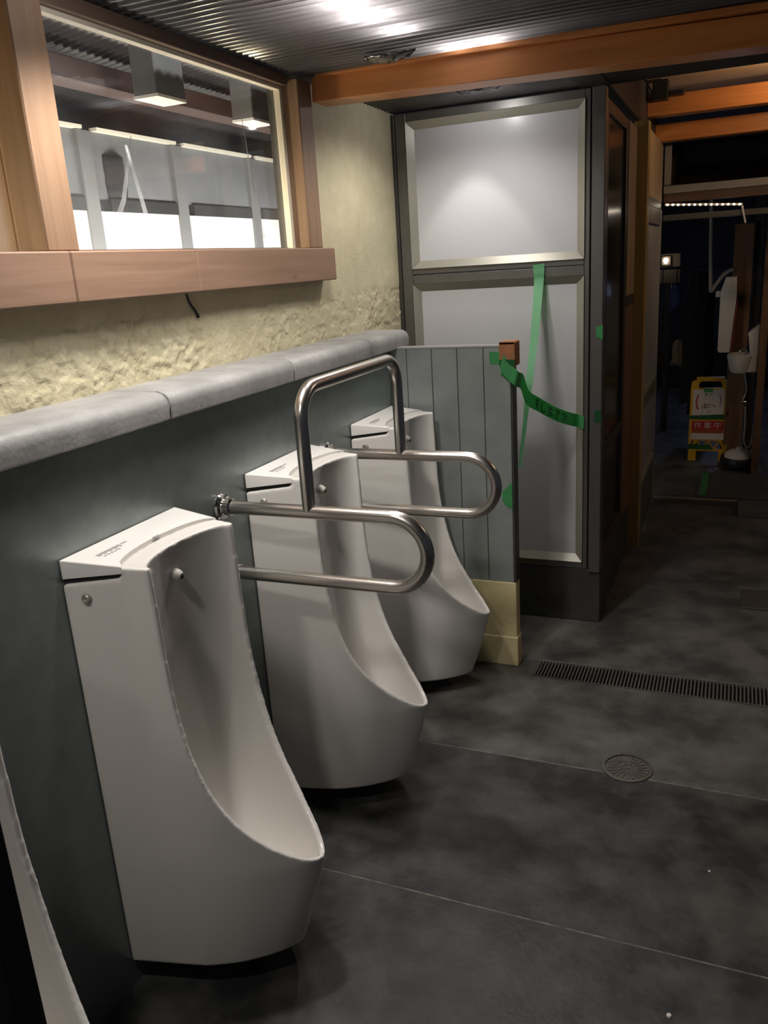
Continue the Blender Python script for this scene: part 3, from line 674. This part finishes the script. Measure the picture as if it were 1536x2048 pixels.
part(MB().box(.527, 2.2, 2.737, 2.742, -.010, .001), 'grate_frame', GRATE, gr); part(MB().box(.527, 2.2, 2.866, 2.871, -.010, .001), 'grate_frame', GRATE, gr)
part(MB().box(.527, .533, 2.742, 2.866, -.010, .001), 'grate_frame', GRATE, gr)
part(MB().box(.528, 2.2, 2.738, 2.870, -.0118, -.0105), 'channel_bed', DARKGAP, gr)
bar = None
for i in range(92):
    x = .541+.0125*i
    if bar is None: bar = part(MB().box(-.0022, .0022, 2.742, 2.866, -.008, .0005), 'grate_bar', GRATE, gr); o = bar
    else: o = D.objects.new('grate_bar', bar.data); COL.objects.link(o); keep(o, gr)
    o.location = (x, 0, 0)
pl = MB().box(1.24, 1.62, 3.565, 3.78, 0, .006, .002, 1).build('floor_plate', mat('floor_plate_metal', (.11, .105, .095), .5, .5)); tag(pl, 'rectangular access plate in the floor at the right edge', 'floor plate')

# ================================================================== FAR ROOM
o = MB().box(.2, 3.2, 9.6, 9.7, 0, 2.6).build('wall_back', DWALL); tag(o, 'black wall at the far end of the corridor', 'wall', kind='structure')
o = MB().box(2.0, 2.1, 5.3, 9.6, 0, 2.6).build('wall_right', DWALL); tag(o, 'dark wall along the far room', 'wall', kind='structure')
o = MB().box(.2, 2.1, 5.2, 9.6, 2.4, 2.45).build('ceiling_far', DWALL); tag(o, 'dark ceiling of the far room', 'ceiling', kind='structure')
o = MB().box(1.115, 1.235, 6.26, 6.30, .05, 1.62, .003, 1).build('trim_12', BROWNV); tag(o, 'wide brown plank upright behind the water heater', 'plank', kind='structure')
o = MB().box(1.24, 1.30, 6.32, 6.36, 0, 2.2, .003, 1).build('trim_13', mat('black_post', (.02, .02, .022), .6)); tag(o, 'black upright between the brown plank and the orange post', 'post', kind='structure')
mb = MB().prism([(1.30, 5.90, 0), (1.345, 5.90, 0), (1.345, 5.95, 0), (1.30, 5.95, 0)], (.0, 0, 2.3)); o = mb.build('trim_14', BROWNV); tag(o, 'orange brown post at the right picture edge beside the sink', 'post', kind='structure')
# caution stand
sg = thing('caution_sign', 'yellow plastic A-frame caution sign reading 作業中 with green tape', 'sign', (1.01, 6.27, 0))
def sgn(pts, y, d, m, name, sm=None, tilt=True): return part(MB().prism([(x, y+(z*.08), z) for x, z in pts], (0, d, 0), .002 if d > .01 else 0), name, m, sg, sm)
X0, X1 = .880, 1.140
def rr(x0, x1, z0, z1, r, n=5):
    P = []
    for cx, cz, a in ((x1-r, z0+r, -90), (x1-r, z1-r, 0), (x0+r, z1-r, 90), (x0+r, z0+r, 180)):
        for i in range(n+1): t = math.radians(a+90*i/n); P.append((cx+r*math.cos(t), cz+r*math.sin(t)))
    return P
YS = 6.25
# frame with handle hole: built from pieces
sgn(rr(X0, X1, .145, .522, .006), YS, .018, YPLASTIC, 'sign_board')
part(MB().prism([(x, YS+z*.08, z) for x, z in [(X0, .515), (X0+.055, .515), (X0+.052, .545), (X0+.062, .562), (X0+.062, .575), (X0+.02, .575), (X0+.004, .56)]], (0, .018, 0)), 'handle_side', YPLASTIC, sg)
part(MB().prism([(x, YS+z*.08, z) for x, z in [(X1, .515), (X1-.055, .515), (X1-.052, .545), (X1-.062, .562), (X1-.062, .575), (X1-.02, .575), (X1-.004, .56)]], (0, .018, 0)), 'handle_side', YPLASTIC, sg)
sgn([(X0+.035, .568), (X1-.035, .568), (X1-.037, .598), (X0+.037, .598)], YS, .022, YPLASTIC, 'handle_top')
for a, b in ((X0, X0+.055), (X1-.055, X1)): sgn([(a, 0), (b, 0), (b, .075), (a, .075)], YS, .020, YPLASTIC, 'foot')
sgn([(X0, .070), (X1, .070), (X1, .085), (X0, .085)], YS, .014, YPLASTIC, 'lattice_bar')
nz = 6
for i in range(nz):
    xa_, xb_ = X0+.01+(X1-X0-.03)*i/nz, X0+.01+(X1-X0-.03)*(i+1)/nz
    if i % 2: xa_, xb_ = xb_, xa_
    sgn([(xa_, .080), (xa_+.014, .080), (xb_+.014, .150), (xb_, .150)] if True else [], YS, .012, YPLASTIC, 'lattice_bar')
for a, b in ((X0, X0+.016), (X1-.016, X1)): sgn([(a, .075), (b, .075), (b, .150), (a, .150)], YS, .016, YPLASTIC, 'lattice_bar')
for a, b in ((X0+.01, X0+.05), (X1-.05, X1-.01)): part(MB().prism([(a, YS+.36, 0), (b, YS+.36, 0), (b, YS+.066, .51), (a, YS+.066, .51)], (0, .014, 0)), 'rear_leg', YPLASTIC, sg)
part(MB().prism([(X0+.05, YS+.125, .41), (X1-.05, YS+.125, .41), (X1-.05, YS+.068, .51), (X0+.05, YS+.068, .51)], (0, .012, 0)), 'rear_board', YPLASTIC, sg)
yp_ = YS-.001
sgn([(.897, .325), (1.107, .325), (1.107, .512), (.897, .512)], yp_, -.001, PAPER, 'paper_sheet')
sgn([(.897, .220), (1.112, .220), (1.112, .288), (.897, .288)], yp_, -.001, REDP, 'red_band')
sgn([(.897, .200), (1.112, .200), (1.112, .219), (.897, .219)], yp_, -.001, ORP, 'orange_band')
sgn([(.894, .155), (1.115, .155), (1.115, .199), (.894, .199)], yp_, -.001, PAPER, 'white_band')
sgn([(X0-.004, .300), (X1+.002, .300), (X1+.06, .345), (X1, .338), (X0-.004, .326)], yp_-.003, -.001, GREEND, 'tape_band')
sgn([(X0-.002, .085), (X0+.17, .082), (X0+.15, .115), (X0-.002, .120)], yp_-.003, -.001, GREEND, 'tape_band')
sgn([(.968, .492), (1.030, .492), (1.030, .520), (.968, .520)], yp_-.002, -.001, GREEN, 'tape_band')
def strokes(P, r, m, name):
    part(MB().tube([(x, yp_+z*.08-.003, z) for x, z in P], r, 6), name, m, sg)
strokes([(.935, .475), (.925, .450), (.921, .425), (.925, .395), (.935, .370)], .0055, REDP, 'bracket_mark')
strokes([(1.076, .470), (1.083, .445), (1.083, .42), (1.078, .395)], .0025, REDP, 'bracket_mark')
def text(body, size, x, z, m, name, lw=0.0):
    c = D.curves.new(name, 'FONT'); c.body = body; c.size = size; c.align_x = 'CENTER'; c.align_y = 'CENTER'; c.extrude = .0004; c.offset = lw
    o = D.objects.new(name, c); COL.objects.link(o)
    me = D.meshes.new_from_object(o.evaluated_get(bpy.context.evaluated_depsgraph_get())); D.objects.remove(o); D.curves.remove(c)
    me.materials.clear(); me.materials.append(m)
    q = D.objects.new(name, me); COL.objects.link(q); q.location = (x, yp_+z*.08-.003, z); q.rotation_euler = (math.radians(85.4), 0, 0); keep(q, sg); return q
text('作 業 中', .052, 1.004, .254, PAPER, 'lettering', 0)
text('DO NOT ENTER', .014, 1.004, .2095, INK, 'small_lettering') if False else None
for i in range(9): strokes([(.915+i*.021, .208), (.928+i*.021, .212)], .0022, mat('brown_ink', (.08, .02, .01), .6), 'small_print')
text('ただいま', .026, 1.00, .462, INK, 'handwriting') if False else None
for P in ([(.975, .478), (.995, .480)], [(.985, .486), (.986, .468)], [(1.01, .474), (1.035, .478)],
          [(.962, .405), (.964, .375)], [(.972, .408), (.990, .410)], [(.974, .398), (.990, .399)], [(.980, .412), (.981, .378)], [(.972, .385), (.992, .386)],
          [(1.000, .410), (1.001, .378)], [(.996, .402), (1.008, .403)], [(1.010, .408), (1.022, .408)], [(1.012, .396), (1.022, .382)], [(1.030, .402), (1.050, .400)], [(1.036, .392), (1.052, .390)],
          [(.998, .362), (1.004, .345)], [(1.010, .360), (1.022, .352)]):
    strokes(P, .0017, INK, 'handwriting')
# wash basin
sk = thing('wash_basin', 'small white wall-hung hand wash basin with raised back beside the orange post', 'basin', (1.25, 6.0, .67))
rows = []
for (z, a, b) in ((.672, .055, .075), (.69, .066, .088), (.74, .078, .10), (.785, .086, .108), (.792, .080, .102), (.785, .073, .095), (.75, .06, .08), (.722, .03, .04)):
    rows.append([(1.195+a*math.cos(t), 6.02+b*math.sin(t), z) for t in [2*math.pi*i/28 for i in range(29)]])
mb = MB().grid(rows); bmesh.ops.holes_fill(mb.bm, edges=[e for e in mb.bm.edges if e.is_boundary], sides=0); part(mb, 'bowl', WHITEP, sk, 50)
part(MB().box(1.22, 1.302, 5.96, 6.08, .672, .79, .012, 3), 'shoulder', WHITEP, sk, 40)
part(MB().prism([(1.300, 5.965, .70), (1.252, 5.965, .74), (1.246, 5.965, .86), (1.230, 5.965, .918), (1.238, 5.965, .935), (1.300, 5.965, .982)], (0, .11, 0), .006), 'back_column', WHITEP, sk, 40)
part(MB().tube(spline([(1.235, 6.02, .79), (1.215, 6.02, .82), (1.192, 6.02, .812), (1.187, 6.02, .795)], 5), .008, 10), 'spout', CHROME, sk, 60)
part(MB().tube(spline([(1.225, 6.0, .665), (1.243, 6.0, .58), (1.241, 6.0, .53), (1.225, 6.0, .48), (1.235, 6.0, .46)], 6), .008, 10), 'trap_pipe', CHROME, sk, 60)
part(MB().lathe((1.215, 6.0, .475), (1.25, 6.0, .47), [(0, 0), (.016, 0), (.018, .5), (.014, 1), (0, 1)], 14), 'valve', CHROME, sk, 40)
part(MB().tube(spline([(1.243, 6.01, .44), (1.248, 6.01, .32), (1.246, 6.01, .22), (1.262, 6.01, .165), (1.288, 6.01, .175), (1.299, 6.01, .26)], 6), .007, 10), 'supply_hose', mat('grey_hose', (.28, .27, .26), .5), sk, 60)
# water heater, pipe
wh = thing('water_heater', 'tall white slim water heater with sloping top on the brown plank', 'water heater', (1.09, 6.2, .78))
part(MB().prism([(1.045, 6.16, .80), (1.055, 6.16, .785), (1.125, 6.16, .785), (1.148, 6.16, 1.16), (1.148, 6.16, 1.285), (1.075, 6.16, 1.285), (1.045, 6.16, 1.19)], (0, .09, 0), .006), 'casing', WHITEP, wh, 40)
part(MB().box(1.016, 1.044, 6.18, 6.22, 1.155, 1.195, .004), 'side_knob', WHITEP, wh)
part(MB().prism([(1.092, 6.155, 1.245), (1.100, 6.155, 1.25), (1.118, 6.155, 1.20), (1.108, 6.155, 1.195)], (0, .004, 0)), 'label_plate', mat('pale_label', (.7, .68, .66), .4), wh)
part(MB().prism([(1.128, 6.162, .80), (1.140, 6.162, .80), (1.158, 6.162, 1.14), (1.149, 6.162, 1.14)], (0, .08, 0)), 'red_side', mat('red_side', (.16, .012, .012), .5), wh)
pi = MB().tube(spline([(.958, 6.25, 1.95), (.962, 6.25, 1.70), (.972, 6.25, 1.40), (.978, 6.25, 1.24), (.985, 6.245, 1.195), (1.01, 6.24, 1.23), (1.06, 6.235, 1.30), (1.115, 6.24, 1.33)], 7), .014, 12).build('drain_pipe', mat('grey_pipe', (.26, .25, .24), .5), None, 60)
tag(pi, 'grey bent pipe rising from the water heater', 'pipe')
# floor machine
fm = thing('floor_cleaner', 'low black and white floor machine standing under the wash basin', 'floor machine', (1.22, 6.05, .03))
rows = []
for z, a, b in ((.028, .100, .13), (.032, .112, .15), (.065, .116, .155), (.085, .108, .145)): rows.append([(1.215+a*math.cos(t), 6.07+b*math.sin(t), z) for t in [2*math.pi*i/32 for i in range(33)]])
mb = MB().grid(rows); bmesh.ops.holes_fill(mb.bm, edges=[e for e in mb.bm.edges if e.is_boundary], sides=0); part(mb, 'skirt', BLACKP, fm, 40)
rows = []
for z, a, b in ((.084, .098, .13), (.10, .092, .12), (.122, .060, .08), (.126, .02, .03)): rows.append([(1.222+a*math.cos(t), 6.08+b*math.sin(t), z) for t in [2*math.pi*i/32 for i in range(33)]])
mb = MB().grid(rows); bmesh.ops.holes_fill(mb.bm, edges=[e for e in mb.bm.edges if e.is_boundary], sides=0); part(mb, 'top_cover', WHITEP, fm, 40)
part(MB().cyl((1.222, 6.08, .12), (1.222, 6.08, .145), .022, 16), 'socket', WHITEP, fm, 40)
part(MB().box(1.12, 1.31, 5.98, 6.16, .0, .03, .004), 'pad', BLACKP, fm)
# hanging clothes by the far opening
def cloth(name, cx, cy, z0, z1, w0, w1, d, m, lab, seed):
    rows = []
    for i in range(13):
        t = i/12; z = z1+(z0-z1)*t; ww = w0+(w1-w0)*t
        if t < .12: ww *= .45+.55*(t/.12)
        rows.append([(cx+ww*math.cos(a)*(1+.10*math.sin(5*a+seed+t*2))+.02*noise.noise(Vector((t*4, seed, 0))), cy+d*math.sin(a)*(1+.15*math.sin(7*a+seed)), z+.012*math.sin(3*a+seed)*t) for a in [2*math.pi*k/30 for k in range(31)]])
    mb = MB().grid(rows); bmesh.ops.holes_fill(mb.bm, edges=[e for e in mb.bm.edges if e.is_boundary], sides=0)
    return tag(mb.build(name, m, None, 60), lab, 'clothing')
def hang(o, x, y, z0):
    q = MB().tube([(x, y, z0-.02), (x, y, 1.30), (x, 6.9+(.012 if y > 6.9 else -.012), 1.352)], .004, 8).build('hanger_strap', BLACKP, o, 60)
hang(cloth('coat', .88, 6.795, .33, 1.31, .10, .105, .07, CLOTH, 'long black coat hanging in the dark beside the caution sign', 1), .88, 6.83, 1.30)
hang(cloth('apron', .92, 6.98, .21, .80, .08, .09, .045, CLOTH, 'black apron hanging lowest behind the long coat', 3), .92, 6.97, .80)
hang(cloth('jacket', .722, 6.83, 1.06, 1.235, .035, .048, .035, BLUEC, 'dark blue jacket hanging near the lit opening', 5), .722, 6.84, 1.23)
hang(cloth('cloth_bag', .752, 6.97, .60, .80, .05, .055, .035, BEIGE, 'beige cloth bag hanging below the blue jacket', 8), .752, 6.97, .79)
hang(cloth('cloth_bag', .618, 6.83, .62, .71, .04, .045, .03, CLOTH, 'small dark bundle beside the beige bag', 2), .618, 6.84, .70)
nb = thing('notice_board', 'small beige board on a black post behind the blue jacket', 'board', (.66, 7.31, 0))
part(MB().box(.55, .715, 7.3, 7.315, 1.22, 1.45, .004), 'board', BEIGE, nb); part(MB().box(.60, .65, 7.316, 7.34, 0, 1.44, .003, 1), 'post', BLACKP, nb)
fl = thing('far_lamp', 'small glaring white lamp seen past the door edge', 'lamp', (.605, 7.28, 1.40))
part(MB().lathe((.603, 7.27, 1.415), (.603, 7.27, 1.375), [(0, 0), (.014, 0), (.019, .4), (.008, 1), (0, 1)], 14), 'bulb', mat('lamp_glow', (1, 1, 1), .4, emit=(1, .97, .9), estr=8), fl, 40)
part(MB().box(.57, .64, 7.285, 7.299, 1.36, 1.43, .002), 'reflector', BEIGE, fl)
hr = thing('coat_rack', 'thin black rack carrying the hanging clothes', 'rack', (.8, 6.9, 0))
part(MB().tube([(.50, 6.9, 1.345), (1.30, 6.9, 1.345)], .010, 10), 'rail', BLACKP, hr, 60)
for x in (.50, 1.30): part(MB().cyl((x, 6.9, 0), (x, 6.9, 1.35), .012, 12), 'upright', BLACKP, hr, 60)

def sub(child, parent):
    for o in [o for o in D.objects if o.name.split('.')[0] == child and o.parent == sg]:
        mw = Matrix.Translation(sg.location) @ o.matrix_parent_inverse @ Matrix.LocRotScale(o.location, o.rotation_euler, o.scale)
        p = [q for q in D.objects if q.name.split('.')[0] == parent and q.parent == sg][0]
        o.parent = p; o.matrix_parent_inverse = Matrix.Identity(4); o.matrix_basis = mw
for c_, p_ in (('lettering', 'red_band'), ('small_print', 'orange_band'), ('handwriting', 'paper_sheet'), ('bracket_mark', 'paper_sheet')): sub(c_, p_)
CHIP = mat('white_chip', (.7, .68, .64), .6)
for i, (x, y, r, lab) in enumerate(((.735, 1.18, .004, 'tiny white chip lying on the floor in front of the nearest joint'), (1.108, 1.40, .006, 'pale crumb on the floor near the right end of the front joint'), (1.17, 1.86, .0035, 'white speck on the dark floor between the two joints'))):
    o = MB().lathe((x, y, .0003), (x, y, r), [(0, 0), (r, .1), (r*.8, .7), (0, 1)], 7).build('floor_chip', CHIP, None); tag(o, lab, 'chip')
